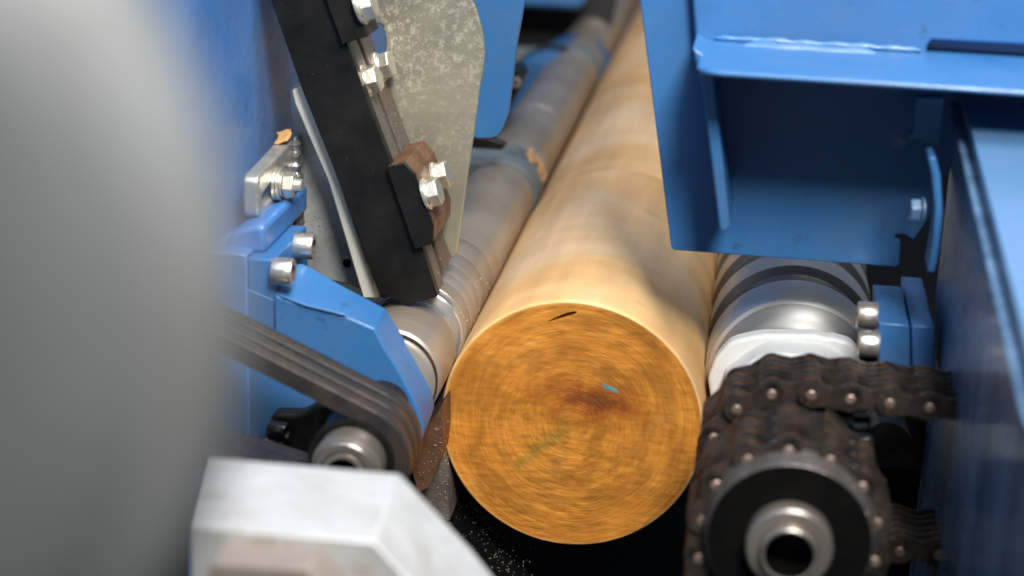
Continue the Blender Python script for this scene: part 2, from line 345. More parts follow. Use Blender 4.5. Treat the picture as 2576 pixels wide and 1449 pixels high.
def rounded(pts, rad):
    """round the corners of a survey outline: rad is one number or a dict index -> radius"""
    out = []; n = len(pts)
    for i, p in enumerate(pts):
        r = rad.get(i, 0) if isinstance(rad, dict) else rad
        p = Vector(p)
        if r <= 0: out.append(tuple(p)); continue
        a = (Vector(pts[i - 1]) - p); b = (Vector(pts[(i + 1) % n]) - p)
        r = min(r, a.length * .45, b.length * .45)
        a = p + a.normalized() * r; b = p + b.normalized() * r
        for k in range(6):
            t = k / 5; out.append(tuple(a.lerp(p, t).lerp(p.lerp(b, t), t)))
    return out
def ext(px, Y0, Y1, px2=None, Yb=None):
    """extrusion along the machine axis of an outline surveyed on the plane Y0"""
    f = [P(x, y, Y0) for x, y in px]
    b = [Vector((q.x, Y1, q.z)) for q in f] if px2 is None else [P(x, y, Y1) for x, y in px2]
    return f, b
def plate(name, px, Y0, Y1, m, parent=None, bevel=.0008, loc=None, px2=None, seg=2, smooth=35):
    f, b = ext(px, Y0, Y1, px2)
    return finish(name, bm_slab(f, b), m, parent, loc if loc is not None else (None if parent else f[0]), bevel, smooth, seg)
def frame_of(axis):
    z = Vector(axis).normalized(); x = z.orthogonal().normalized(); y = z.cross(x)
    return Matrix((x, y, z)).transposed()
def bm_lathe(profile, origin, axis=(0, 1, 0), seg=96, bm=None, mats=None):
    """profile: (distance along the axis, radius); ends are closed when the radius is 0"""
    bm = bm or bmesh.new(); R = frame_of(axis); o = Vector(origin); rings = []
    for (h, r) in profile:
        if r <= 1e-6: rings.append([bm.verts.new(o + R @ Vector((0, 0, h)))]); continue
        rings.append([bm.verts.new(o + R @ Vector((r * math.cos(2 * PI * k / seg), r * math.sin(2 * PI * k / seg), h))) for k in range(seg)])
    for i in range(len(rings) - 1):
        a, b = rings[i], rings[i + 1]; mi = mats[i] if mats else 0
        for k in range(seg):
            k2 = (k + 1) % seg
            if len(a) == 1 and len(b) == 1: break
            if len(a) == 1: f = bm.faces.new((a[0], b[k], b[k2]))
            elif len(b) == 1: f = bm.faces.new((a[k], b[0], a[k2]))
            else: f = bm.faces.new((a[k], b[k], b[k2], a[k2]))
            f.material_index = mi
    return bm
def lathe(name, profile, origin, m, parent=None, axis=(0, 1, 0), seg=96, smooth=40, loc=None, mats=None):
    return finish(name, bm_lathe(profile, origin, axis, seg, None, mats), m, parent, loc if loc is not None else (None if parent else origin), 0, smooth)
def bm_bead(path, r, seed=1, bm=None, step=.0025, flat=1.0):
    """a rippled weld bead along a polyline"""
    rnd = random.Random(seed); bm = bm or bmesh.new()
    pts = []
    for a, b in zip(path[:-1], path[1:]):
        a, b = Vector(a), Vector(b); n = max(1, int((b - a).length / step))
        for i in range(n): pts.append(a.lerp(b, i / n))
    pts.append(Vector(path[-1])); prev = None
    for i, p in enumerate(pts):
        t = (pts[min(i + 1, len(pts) - 1)] - pts[max(i - 1, 0)]).normalized(); R = frame_of(t)
        x = R @ Vector((1, 0, 0))
        rr = r * (1 + .22 * math.sin(i * 1.9) + rnd.uniform(-.16, .16)) * (.35 if i in (0, len(pts) - 1) else 1)
        ring = [bm.verts.new(p + R @ Vector((rr * math.cos(2 * PI * k / 10), rr * flat * math.sin(2 * PI * k / 10), 0))) for k in range(10)]
        if prev:
            for k in range(10): bm.faces.new((prev[k], ring[k], ring[(k + 1) % 10], prev[(k + 1) % 10]))
        else: bm.faces.new(ring)
        prev = ring
    bm.faces.new(prev[::-1]); return bm
def scatter(name, n, where, size, m, parent=None, loc=None, seed=3, mat2=None, flat=.35):
    """loose chips: small bent flakes, one mesh"""
    rnd = random.Random(seed); bm = bmesh.new()
    for i in range(n):
        p, nrm = where(rnd); s = size * rnd.uniform(.35, 1.0) * (1.8 if rnd.random() < .06 else 1)
        R = frame_of(nrm); a = rnd.uniform(0, 2 * PI); L_, W_ = s * rnd.uniform(.8, 2.4), s * rnd.uniform(.4, .9)
        T = Matrix.Rotation(a, 3, 'Z')
        up = rnd.uniform(.05, .5) * s
        vs = []
        for (u, v, h) in ((-.5, -.5, 0), (.5, -.4, up), (.6, .5, up * .6), (-.4, .5, .1 * s), (0.05, 0, .55 * s * flat + up)):
            vs.append(bm.verts.new(p + R @ (T @ Vector((u * L_, v * W_, h + .0001)))))
        for k in range(4): bm.faces.new((vs[k], vs[(k + 1) % 4], vs[4]))
        bm.faces.new((vs[3], vs[2], vs[1], vs[0]))
    o = finish(name, bm, m, parent, loc)
    o['kind'] = 'stuff'; return o

# fasteners (each is a part of what it is screwed into)
def hex_bolt(parent, at, axis, af=.0187, head=.0082, washer=.0118, wt=.0022, m=None, turn=0.0, name='hex_bolt', flange=True):
    m = m or zinc; o = Vector(at); ax = Vector(axis).normalized()
    wa = lathe('washer', [(0, 0), (0, washer), (wt * .8, washer), (wt, washer * .96), (wt, 0)], o, m, None, ax, 48, 40, loc=o) if False else None
    bm = bmesh.new(); bm_lathe([(0, 0), (0, washer), (wt * .75, washer), (wt, washer * .95), (wt, 0)], o, ax, 48, bm)
    if flange: bm_lathe([(wt, 0), (wt, washer * .90), (wt * 1.6, washer * .88), (wt * 2.1, af * .5), (wt * 2.1, 0)], o, ax, 48, bm)
    wbm = bm
    R = frame_of(ax) @ Matrix.Rotation(turn, 3, 'Z'); cr_ = af / math.sqrt(3); bm = bmesh.new(); h0 = wt * 1.5
    rings = []
    for (h, k) in ((h0, 1), (h0 + head * .88, 1), (h0 + head, .90)):
        rings.append([bm.verts.new(o + R @ Vector((cr_ * k * math.cos(PI / 3 * i), cr_ * k * math.sin(PI / 3 * i), h))) for i in range(6)])
    bm.faces.new(rings[0][::-1])
    for a, b in zip(rings, rings[1:]):
        for i in range(6): bm.faces.new((a[i], a[(i + 1) % 6], b[(i + 1) % 6], b[i]))
    bm.faces.new(rings[-1])
    bolt = finish(name, bm, m, parent, o, .0004, 25)
    finish('washer', wbm, m, bolt, None, 0, 40)
    return bolt
def cap_screw(parent, at, axis, r=.009, h=.0135, m=None):
    m = m or stainless; o = Vector(at); ax = Vector(axis).normalized()
    s = lathe('cap_screw', [(0, 0), (0, r * .96), (.0006, r), (h - .0012, r), (h - .0003, r * .95), (h, r * .88), (h, r * .60), (h - .0002, r * .56), (h * .35, r * .55), (h * .35, 0)], o, [m, stain_in], parent, ax, 48, 35,
              mats=[0, 0, 0, 0, 0, 0, 0, 1, 1])
    return s

# ================================================================== THE SETTING
# black chip tray under everything
def quad(name, pts, m, kind=None, parent=None):
    bm = bmesh.new(); bm.faces.new([bm.verts.new(Vector(p)) for p in pts]); o = finish(name, bm, m, parent, pts[0] if not parent else None)
    if kind: o['kind'] = kind
    return o
quad('tray_floor', [(-1.2, -1.0, -.30), (1.2, -1.0, -.30), (1.2, 3.4, -.30), (-1.2, 3.4, -.30)], pit, 'structure')
bw = quad('back_wall', [(-1.6, 3.0, -.4), (1.8, 3.0, -.4), (1.8, 3.0, 2.4), (-1.6, 3.0, 2.4)], blue, 'structure')

# ================================================================== LOGS
def log(name, label, y0, y1, r, seed, dx=0, dz=0, fine=False):
    bm = bmesh.new(); seg = 160; ny = max(8, int((y1 - y0) / .012)); rings = []
    ys = [y0, y0 + .0012, y0 + .004] + [y0 + .004 + (y1 - y0 - .008) * i / ny for i in range(1, ny)] + [y1 - .004, y1 - .0012, y1]
    for j, y in enumerate(ys):
        k = 1 - ((.0018 if (j == 0 and fine) else .0012) / r if j in (0, len(ys) - 1) else (.0005 / r if j in (1, len(ys) - 2) else 0))
        ring = []
        for i in range(seg):
            a = 2 * PI * i / seg
            n1 = mnoise.noise(Vector((math.cos(a) * .8 + seed, math.sin(a) * .8, y * 4))) * .0009
            ring.append(bm.verts.new((dx + (r + n1) * k * math.cos(a), y, dz + (r + n1) * k * math.sin(a))))
        rings.append(ring)
    for a, b in zip(rings, rings[1:]):
        for i in range(seg): bm.faces.new((a[i], a[(i + 1) % seg], b[(i + 1) % seg], b[i]))
    f1 = bm.faces.new(rings[-1][::-1]); f1.material_index = 1
    if not fine: bm.faces.new(rings[0]).material_index = 1
    else:
        # the sawn end: a fine polar mesh with torn fibres and an open check pared into it
        A = P(1382, 808, 0); B = P(1450, 786, 0); A, B = Vector((A.x, A.z)), Vector((B.x, B.z)); AB = B - A
        prev = None; nr = 190; sg = 640
        for q in range(nr + 1):
            rr = (r - .0018) * (1 - q / nr); cur = []
            for i in range(sg if q < nr else 1):
                a = 2 * PI * i / sg
                n1 = mnoise.noise(Vector((math.cos(a) * .8 + seed, math.sin(a) * .8, y0 * 4))) * .0009 if q == 0 else 0
                x, z = (rr + n1) * math.cos(a), (rr + n1) * math.sin(a)
                d = .00022 * mnoise.noise(Vector((x * 90, z * 260, 3))) + .00030 * mnoise.noise(Vector((x * 30, z * 30, 8)))
                t = (Vector((x, z)) - A).dot(AB) / AB.length_squared
                if -.02 < t < 1.02:
                    off = abs((Vector((x, z)) - A - AB * t).length - 0) ; wd = .0011 * max(0, math.sin(PI * min(1, max(0, t)))) ** .6 * (.45 + .9 * t)
                    if off < wd * 1.5: d += .009 * (1 - (off / (wd * 1.5)) ** 2)
                # two fine radial shakes
                for (a0, r0_, r1_) in ():
                    da = abs((a - a0 - .25 * mnoise.noise(Vector((rr * 60, a0, 0))) + PI) % (2 * PI) - PI) * rr
                    if r0_ < rr < r1_ and da < .0004: d += .0006
                edge = max(0, 1 - q / 2)
                cur.append(bm.verts.new((dx + x, y0 + d * (1 - edge), dz + z)))
            if prev:
                if len(cur) == 1:
                    for i in range(sg): f = bm.faces.new((prev[i], prev[(i + 1) % sg], cur[0])); f.material_index = 1
                else:
                    for i in range(sg): f = bm.faces.new((prev[i], prev[(i + 1) % sg], cur[(i + 1) % sg], cur[i])); f.material_index = 1
            prev = cur
    # a sawn wane dent near the top of the face
    o = finish(name, bm, [M_side, M_end], None, (0, y0, 0), 0, 50)
    return tag(o, label, 'log')
LOG = log('log', 'peeled log with an orange sawn end facing the front, clamped between the steel rollers', 0.0, .40, .0975, 1, fine=True)
log('log', 'second peeled log butted behind the front log, paler and running to the far end',   .4035, 2.4, .0950, 4, -.0002, .0002)
# ================================================================== LEFT ROLLER TRAIN
RX, RZ, RR = -.1258, .0460, .0360
def roller(name, label, prof, mats_, midx=None, group=None):
    t = thing(name, label, 'roller', (RX, prof[0][0], RZ), group)
    return t
t = thing('drive_roller', 'dusty turned steel roller with bright rings at its front end, left of the front log', 'roller', (RX, -.06, RZ))
lathe('end_sleeve', [(-.060, 0), (-.060, .030), (-.058, .0335), (-.050, .0342), (-.0492, RR - .0008), (-.048, RR), (.0135, RR), (.0150, RR - .0006), (.0150, .030), (.0150, 0)], (RX, 0, RZ), steel, t, smooth=30)
lathe('groove_collar', [(.0150, .0), (.0150, .0312), (.0445, .0312), (.0455, .030), (.0455, 0)], (RX, 0, RZ), steel_b, t, smooth=30)
lathe('bright_collar', [(.0440, 0), (.0440, .0345), (.0452, RR - .0003), (.0520, RR - .0003), (.0526, RR - .0020), (.0575, RR - .0020), (.0580, 0)], (RX, 0, RZ), steel_b, t, smooth=30)
prof = [(.0575, 0), (.0575, RR - .0008), (.0583, RR)]
y = .0583
for k, dy in enumerate((.020, .019, .022, .031, .040)):     # shallow turned scores
    y += dy; prof += [(y, RR), (y + .0006, RR - .00025), (y + .0012, RR - .00025), (y + .0018, RR)]
prof += [(.452, RR), (.4535, RR - .0015), (.4535, 0)]
lathe('barrel', prof, (RX, 0, RZ), steel, t, smooth=30)
for (a, b, lab) in ((.528, 1.09, 'second length of dusty steel roller beyond the first bearing block, beside the log'),
                    (1.130, 2.3, 'farthest length of dusty steel roller running out of view at the top edge')):
    r_ = thing('drive_roller', lab, 'roller', (RX, a, RZ))
    lathe('barrel', [(a, 0), (a, RR - .0015), (a + .0015, RR), (a + .2, RR), (a + .2004, RR - .0007), (a + .2016, RR - .0007), (a + .202, RR), (b - .002, RR), (b, RR - .0015), (b, 0)], (RX, 0, RZ), steel, r_, smooth=30)
    lathe('journal', [(a - .03, 0), (a - .03, .024), (a - .001, .024), (a - .001, 0)], (RX, 0, RZ), steel_b, r_, smooth=30)
# bearing blocks that carry the train
def bearing_block(y0, y1, lab):
    b = thing('bearing_block', lab, 'bearing block', (RX - .1, y0, RZ - .1), 'bearing blocks between the roller lengths')
    out = [(-.16, -.13)]
    R = RR + .0022
    pts = [Vector((RX - .20, y0, RZ - .12)), Vector((RX + .0, y0, RZ - .12))]
    for k in range(0, 15):
        a = -PI / 2 + .55 + (PI * .5 + PI * .62 - .55) * k / 14
        pts.append(Vector((RX + R * math.cos(a), y0, RZ + R * math.sin(a))))
    pts.append(Vector((RX - .06, y0, RZ + .030))); pts.append(Vector((RX - .20, y0, RZ + .030)))
    finish('housing', bm_slab(pts, [Vector((p.x, y1, p.z)) for p in pts]), teal, b, None, .0015, 35)
    return b
bearing_block(.4555, .525, 'blue-green bearing block behind the first roller length, chips caught on its rim')
bearing_block(1.0925, 1.1270, 'dark bearing block between the second and the farthest roller length')
B1 = [o for o in bpy.data.objects if o.name == 'bearing_block'][0]
def rim(rnd):
    a = rnd.uniform(.15, 1.0); return Vector((RX + (RR + .0022) * math.cos(a), rnd.uniform(.500, .530), RZ + (RR + .0022) * math.sin(a))), Vector((math.cos(a), -.4, math.sin(a)))
tag(scatter('wood_chips', 70, rim, .0035, chipm, None, (RX, .46, RZ), 5), 'orange wood chips caught on the rim between the first two roller lengths', 'wood chips')

# ================================================================== RIGHT SCREW ROLLER
SX, SZ, SR = .1600, .026, .0665
def grooved_roller():
    t = thing('grooved_roller', 'wide bright steel roller with broad grooves, right of the log under the hood', 'roller', (SX, .06, SZ))
    y = .0700; prof = [(.0636, SR - .0050), (.0655, SR - .0022), (y, SR)]; mats = [0, 0]
    for k in range(8):
        prof += [(y + .0372, SR), (y + .0400, SR - .0065), (y + .0735, SR - .0065), (y + .0763, SR)]; mats += [0, 1, 1, 1]; y += .0763
    prof += [(y + .03, SR), (y + .03, 0)]; mats += [0, 1]
    lathe('barrel', prof, (SX, 0, SZ), [steel_r, steel_d], t, seg=160, smooth=28, mats=mats)
    lathe('end_face', [(.050, 0), (.050, .040), (.058, .047), (.0635, SR - .0052), (.0637, SR - .0050)], (SX, 0, SZ), [steel_e], t, smooth=30)
    return t
grooved_roller()
# white casting that carries the screw roller's front end
t = thing('bearing_casting', 'lumpy white painted bearing casting on the front of the spiral roller, above the chain', 'bearing casting', P(1990, 890, -.03))
cast = rounded([(1780, 955), (1798, 905), (1832, 866), (1852, 856), (1895, 846), (1925, 842), (2050, 842), (2078, 851), (2095, 850), (2140, 862), (2160, 885), (2166, 930), (2150, 1060), (1990, 1180), (1800, 1080)], 14)
plate('rear_flange', cast, .034, .0495, whitecast, t, .003, seg=3)
boss = rounded([(1820, 960), (1868, 925), (1905, 900), (1935, 888), (2068, 896), (2110, 915), (2150, 960), (2130, 1100), (1980, 1160), (1830, 1080)], 10)
plate('front_boss', boss, .006, .036, whitecast, t, .003, seg=3)

# ================================================================== LEFT: frame, lug, clamp block, arm
WX = P(617, 450, -.06).x - .001          # inner face of the left frame wall
t = thing('left_frame', 'tall blue frame wall with cast dents behind the lug and the black bar', 'machine frame', (WX, .1, -.1))
bm = bmesh.new()
ny, nz = 60, 50; grid = []
for j in range(nz + 1):
    row = []
    for i in range(ny + 1):
        yy = -.30 + 2.8 * (i / ny) ** 1.7; zz = .10 + (1.3 - .10) * (j / nz) ** 1.6
        d = .0016 * mnoise.noise(Vector((yy * 26, zz * 26, 2))) + .0009 * mnoise.noise(Vector((yy * 90, zz * 90, 5)))
        row.append(bm.verts.new((WX - .012 + d, yy, zz)))
    grid.append(row)
for j in range(nz):
    for i in range(ny): bm.faces.new((grid[j][i], grid[j][i + 1], grid[j + 1][i + 1], grid[j + 1][i]))
finish('side_wall', bm, blue_cast, t, None, 0, 60)
finish('wall_core', bm_slab([Vector((WX - .5, -.298, .10)), Vector((WX - .017, -.298, .10)), Vector((WX - .017, -.298, 1.3)), Vector((WX - .5, -.298, 1.3))],
       [Vector((WX - .5, 2.5, .10)), Vector((WX - .017, 2.5, .10)), Vector((WX - .017, 2.5, 1.3)), Vector((WX - .5, 2.5, 1.3))]), blue, t, None, .002, 35)
# lower frame upright whose front edge shows left of the clamp block
up = rounded([(585, 640), (622, 645), (627, 1120), (627, 1500), (420, 1500), (420, 620)], {0: 12})
plate('front_upright', [(470, 628), (585, 634), (622, 641), (628, 1120), (632, 1600), (470, 1600)], -.10, .02, blue_cast, t, .0015)
plate('corner_pad', rounded([(566, 636), (572, 600), (592, 580), (640, 566), (668, 566), (668, 640)], {1: 14, 2: 16}), -.085, .03, blue_cast, t, .004, seg=3)
# wall behind the belt
plate('lower_panel', [(560, 700), (800, 800), (900, 960), (940, 1130), (940, 1330), (560, 1330)], -.0985, -.070, blue, t, .001)

# slotted lug with its bolt
def bm_lug():
    X0 = P(612, 450, -.06).x; X1 = P(652, 450, -.06).x
    o_ = [PX(650, 452, X1), PX(735, 352, X1), PX(742, 470, X1), PX(694, 517, X1), PX(650, 552, X1)]
    return X0, X1, o_
X0, X1, pts = bm_lug()
def PXr(pxs, X, rad): 
    return [PX(x, y, X) for x, y in rounded(pxs, rad)]
outer = PXr([(650, 446), (738, 350), (752, 466), (696, 517), (652, 553)], X1, {0: 14, 4: 14})
inner = PXr([(660, 486), (722, 416), (724, 452), (664, 522)], X1, 12)
LUG = thing('slotted_lug', 'thick zinc plated slotted lug bolted to the blue wall, a wood chip on top', 'lug', (X0, -.05, .16))
def ring_slab(outer, inner, dx):
    """plate with a slot: both outlines are resampled by bearing about the slot's centre"""
    c = sum((Vector((p.y, p.z)) for p in inner), Vector((0, 0))) / len(inner); n = 96
    def cast(poly, a):
        d = Vector((math.cos(a), math.sin(a))); best = None
        for p, q in zip(poly, poly[1:] + poly[:1]):
            p2, e = Vector((p.y, p.z)) - c, Vector((q.y - p.y, q.z - p.z)); den = d.x * e.y - d.y * e.x
            if abs(den) < 1e-12: continue
            t = (p2.x * e.y - p2.y * e.x) / den; u = (p2.x * d.y - p2.y * d.x) / den
            if t > 0 and -1e-6 <= u <= 1 + 1e-6: best = t if best is None else max(best, t)
        return c + d * best
    bm = bmesh.new(); x1 = outer[0].x; L = []
    for poly, x in ((outer, x1), (inner, x1), (inner, x1 + dx), (outer, x1 + dx)):
        L.append([bm.verts.new((x, *cast(poly, 2 * PI * k / n))) for k in range(n)])
    for A, B in zip(L, L[1:] + L[:1]):
        for k in range(n): bm.faces.new((A[k], A[(k + 1) % n], B[(k + 1) % n], B[k]))
    return bm
finish('slotted_plate', ring_slab(outer, inner, X0 - X1), lugm, LUG, None, .0022, 35, 3)
bc = PX(692, 462, X1)
for k in (0, 1):
    lathe('washer', [(0, 0), (0, .0118), (.0018, .0118), (.0022, .0114), (.0022, 0)], bc + Vector((.0003 + .0027 * k, 0, 0)), zinc, LUG, (1, .0, 0), 48, 35)
hex_bolt(LUG, bc + Vector((.0055, 0, 0)), (1, 0, 0), af=.0165, head=.0078, washer=.0092, wt=.0012, flange=False, turn=.4)
lathe('bolt_end', [(0, 0), (0, .0048), (.0045, .0048), (.0052, .0042), (.0052, 0)], bc + Vector((.0148, 0, 0)), zinc, LUG, (1, 0, 0), 32, 35)
# wood chip on the lug
bm = bmesh.new()
cp = PX(714, 347, X1 - .005)
for i in range(7):
    for j in range(5):
        u, v = i / 6 - .5, j / 4 - .5
        bm.verts.new(cp + Vector((v * .010 + .002 * math.sin(i), u * .020, .0012 + .0035 * math.cos(u * 3.2) + .0035 * u + .0015 * math.sin(v * 4))))
bm.verts.ensure_lookup_table()
for i in range(6):
    for j in range(4): bm.faces.new([bm.verts[k] for k in (i * 5 + j, i * 5 + j + 1, (i + 1) * 5 + j + 1, (i + 1) * 5 + j)])
ch = finish('wood_chip', bm, chipm, None, cp, 0, 60); sm = ch.modifiers.new('thick', 'SOLIDIFY'); sm.thickness = .0016
tag(ch, 'curled orange wood chip lying on top of the zinc plated lug', 'wood chip')

# dark welded plate and bright bar edge behind the black blades
t = thing('welded_bracket', 'grey steel bracket with a weld seam and bright bar edge left of the black bar', 'bracket', P(820, 600, .05))
plate('dark_plate', rounded([(728, 224), (740, 208), (790, 190), (960, 300), (1010, 770), (880, 716), (800, 700), (745, 640), (742, 560), (739, 400), (733, 300)], {0: 8, 1: 6}), .046, .055, darksteel, t, .001)
plate('bar_edge', rounded([(733, 226), (762, 214), (847, 433), (952, 750), (913, 751), (825, 455), (742, 262)], {0: 8}), .012, .040, galv2, t, .0012)
plate('backing_strip', [(704, 540), (718, 470), (722, 380), (741, 345), (750, 420), (750, 640), (716, 640)], .028, .046, darksteel, t, .001)
bd = [P(741, 352, .028), P(745, 440, .030), P(750, 520, .032), P(753, 575, .034), P(760, 640, .04)]
finish('weld_seam', bm_bead(bd, .0042, 3), weldm, t, None, 0, 60)
finish('marking_lines', bm_slab([P(862, 646, .0456), P(878, 646, .0456), P(878, 649, .0456), P(862, 649, .0456)], [P(862, 646, .047), P(878, 646, .047), P(878, 649, .047), P(862, 649, .047)]), galv2, t)
lathe('screw_hole', [(-.0004, 0), (-.0004, .0032), (.001, .0032), (.001, 0)], P(873, 662, .0456), gloss_black, t, (0, 1, 0), 24)
def onplate(rnd):
    x = rnd.uniform(755, 905); y = 560 + (x - 755) * .8 + rnd.uniform(-60, 25); return P(x, min(y, 712), .0455), Vector((0, -1, .3))
d_ = scatter('dust_specks', 240, onplate, .0007, dustm, t, None, 8)

# clamp block + two cap screws, and the arm it carries
ARM = thing('roller_bracket', 'blue arm with two socket screws reaching to the front of the left roller', 'bracket', P(700, 800, -.09))
YA = -.098
f = [(624, 650), (688, 653), (690, 790), (628, 790)]
plate('clamp_block', [(624, 650), (689, 653), (700, 850), (628, 830)], YA, -.012, blue, ARM, .0012)
# the arm: front outline and the wider rear outline behind its sloped top
front = [(690, 741), (700, 747), (735, 760), (839, 788), (868, 795), (943, 826), (969, 877), (1004, 932), (1040, 1000), (1066, 1073), (1062, 1110), (990, 1010), (960, 975), (690, 845)]
Yf, Ybk = YA - .004, YA + .042
def shift(px, py, Y0, Y1):
    p = P(px, py, Y0); return Vector((p.x, Y1, p.z))
bk = [P(742, 664, Ybk), P(760, 662, Ybk), P(775, 667, Ybk), P(858, 716, Ybk), P(890, 733, Ybk), P(973, 777, Ybk), P(1008, 836, Ybk), P(1041, 893, Ybk), P(1089, 981, Ybk), P(1093, 1022, Ybk), P(1074, 1078, Ybk),
      shift(990, 1010, Yf, Ybk), shift(960, 975, Yf, Ybk), shift(690, 845, Yf, Ybk)]
fr = [P(x, y, Yf) for x, y in front]
finish('arm_plate', bm_slab(fr, bk), blue, ARM, None, .0016, 30, 3)
# screws stand on the block's right side (+X)
bx = P(689, 653, YA).x
c1 = PX(742, 617, bx + .0002); c2 = PX(688, 681, bx + .0002)
cap_screw(ARM, c1, (1, 0, 0), .0091, .0140); cap_screw(ARM, c2, (1, 0, 0), .0094, .0140)
# weld bead where arm meets block
finish('weld_bead', bm_bead([P(700, 742, YA - .003), P(770, 768, YA - .0045), P(840, 785, YA - .0045), P(872, 794, YA - .0045)], .0013, 9, step=.004), blue, ARM, None, 0, 60)
# seal ring between arm and roller
lathe('seal_ring', [(Ybk + .0002, 0), (Ybk + .0002, .0345), (-.0515, .0345), (-.0515, 0)], (RX, 0, RZ), oily, ARM, smooth=30)

# ================================================================== BLACK TOOL BAR with blades
ax2 = (P(986, 411, 0) - P(881, 111, 0)); ax2.y = 0; bardir = ax2.normalized(); barn = Vector((-bardir.z, 0, bardir.x)); 
if barn.x < 0: barn = -barn
TOOL = thing('tool_bar', 'long black tool bar with slotted brown steel blades clamped along its right side', 'tool bar', P(1031, 766, 0))
barpx = [(629, -150), (790, -150), (820, -30), (881, 111), (936, 300), (986, 411), (1064, 628), (1101, 747), (1031, 766), (953, 739), (858, 472), (758, 222), (681, 0)]
barpx = [(629, -150), (768, -150), (881, 130), (936, 285), (1064, 628), (1101, 747), (1031, 766), (953, 739), (858, 472), (758, 222), (681, 0)]
plate('black_face_plate', barpx, 0.0, .010, blackm, TOOL, .0009)
def inset(pxs): return pxs
plate('inner_blade', [(760, -150), (883, 135), (938, 285), (1065, 628), (1100, 742), (1060, 745), (820, 150), (700, -150)], .0102, .0380, blade, TOOL, .0008)
Y2 = .0478
q = [shift(760, -150, .0102, Y2), shift(883, 135, .0102, Y2), shift(938, 285, .0102, Y2), shift(1064, 624, .0102, Y2), shift(1094, 712, .0102, Y2), shift(1085, 735, .0102, Y2), shift(820, 150, .0102, Y2), shift(700, -150, .0102, Y2)]
finish('outer_blade', bm_slab(q, [Vector((v.x, .078, v.z)) for v in q]), blade, TOOL, None, .0008, 35)
q = [v - barn * .022 for v in q]
finish('packing_shim', bm_slab([Vector((v.x, .0381, v.z)) for v in q], [Vector((v.x, .0477, v.z)) for v in q]), gloss_black, TOOL)
# clamps: chamfered black-faced blocks with brown flanks
def clamp(px, Y0, Y1, bm_=None):
    plate('clamp_face', px, Y0, Y0 + .004, blackm, TOOL, .0006)
    f_ = [shift(x, y, Y0, Y0 + .0041) for x, y in px]
    finish('clamp_body', bm_slab(f_, [Vector((v.x, Y1, v.z)) for v in f_]), bm_ or brown, TOOL, None, .0006, None, 1)
clamp([(972, 421), (1018, 410), (1045, 440), (1090, 566), (1089, 609), (1082, 616), (1043, 627)], -.0065, .066)
clamp([(772, -130), (846, -130), (892, 0), (925, 92), (861, 112), (820, 0)], -.0065, .030, blackm)
plate('upper_clamp_body', [(822, -130), (905, -130), (925, 20), (912, 62), (890, 78), (862, 70)], .031, .060, blackm, TOOL, .001)
def hit(px, py, on):
    d = ray(px, py); t = (on - CAM).dot(barn) / d.dot(barn); return CAM + d * t
FLANK = P(936, 285, .0102); CFL = P(1068, 503, -.0065)
def side_bolt(px, py, on, **k):
    p = hit(px, py, on)
    hex_bolt(TOOL, p, barn, turn=k.pop('turn', .2), **k)
# bolts in the blade flanks; each axis is square to the bar
side_bolt(917, 205, FLANK, turn=.35); side_bolt(950, 171, FLANK, turn=.1)
side_bolt(1070, 489, CFL, turn=.3, washer=.0116); side_bolt(1093, 446, CFL, turn=.15, washer=.0112)
side_bolt(903, 18, P(925, 92, -.0065), turn=.3, af=.020, washer=.013)
# elongated slot hole under the lower clamp
bm = bmesh.new(); e0 = shift(1068, 612, 0, .012)
def flank(rnd):
    s = rnd.uniform(0, 1); p = P(940, 290, 0).lerp(P(1100, 742, 0), s); return Vector((p.x, rnd.uniform(.012, .077), p.z)) + barn * .0006, barn
scatter('dust_specks', 200, flank, .0008, dustm, TOOL, None, 11)
def bface(rnd):
    a = P(700, 0, 0).lerp(P(970, 745, 0), rnd.random() ** .7); b = P(840, 0, 0).lerp(P(1090, 745, 0), rnd.random()); s = rnd.random()
    p = a.lerp(b, s); return Vector((p.x, -.0002, p.z)), Vector((0, -1, 0))

# ================================================================== ZINC GUARD SHEET and BLUE BLADE GUARD
gp = [(900, -150), (1160, -150), (1180, -20), (1197, 20), (1208, 55), (1217, 95), (1219, 139), (1215, 180), (1208, 215), (1192, 335), (1174, 458), (1150, 636), (1142, 650), (1120, 640), (990, 420), (935, 170), (968, 139), (970, 110), (968, 85), (962, 64), (952, 58), (942, 66), (938, 60), (900, -60)]
t = thing('guard_sheet', 'mottled yellow zinc guard sheet with a curved right edge behind the tool bar', 'guard sheet', P(1142, 650, .083))
plate('sheet', gp, .081, .0860, galv, t, .0014, seg=3)
edge = [P(x, y, .0805) for x, y in [(1180, -20), (1197, 20), (1208, 55), (1217, 95), (1219, 139), (1215, 180), (1208, 215), (1192, 335), (1174, 458), (1150, 636)]]
def gsh(rnd):
    y = rnd.uniform(380, 640); x = rnd.uniform(1030, 1145); return P(x, y, .0808), Vector((0, -1, .2))
scatter('dust_specks', 90, gsh, .0009, dustm, t, None, 12)
bg_px = rounded([(1150, -150), (1325, -150), (1320, 0), (1300, 111), (1287, 222), (1277, 296), (1252, 347), (1207, 349), (1150, 340)], {5: 26, 6: 22})
BG = plate('blue_guard', bg_px, .150, .158, blue, None, .001)
tag(BG, 'flat blue guard blade with a rounded corner, right of the mottled zinc sheet', 'guard')

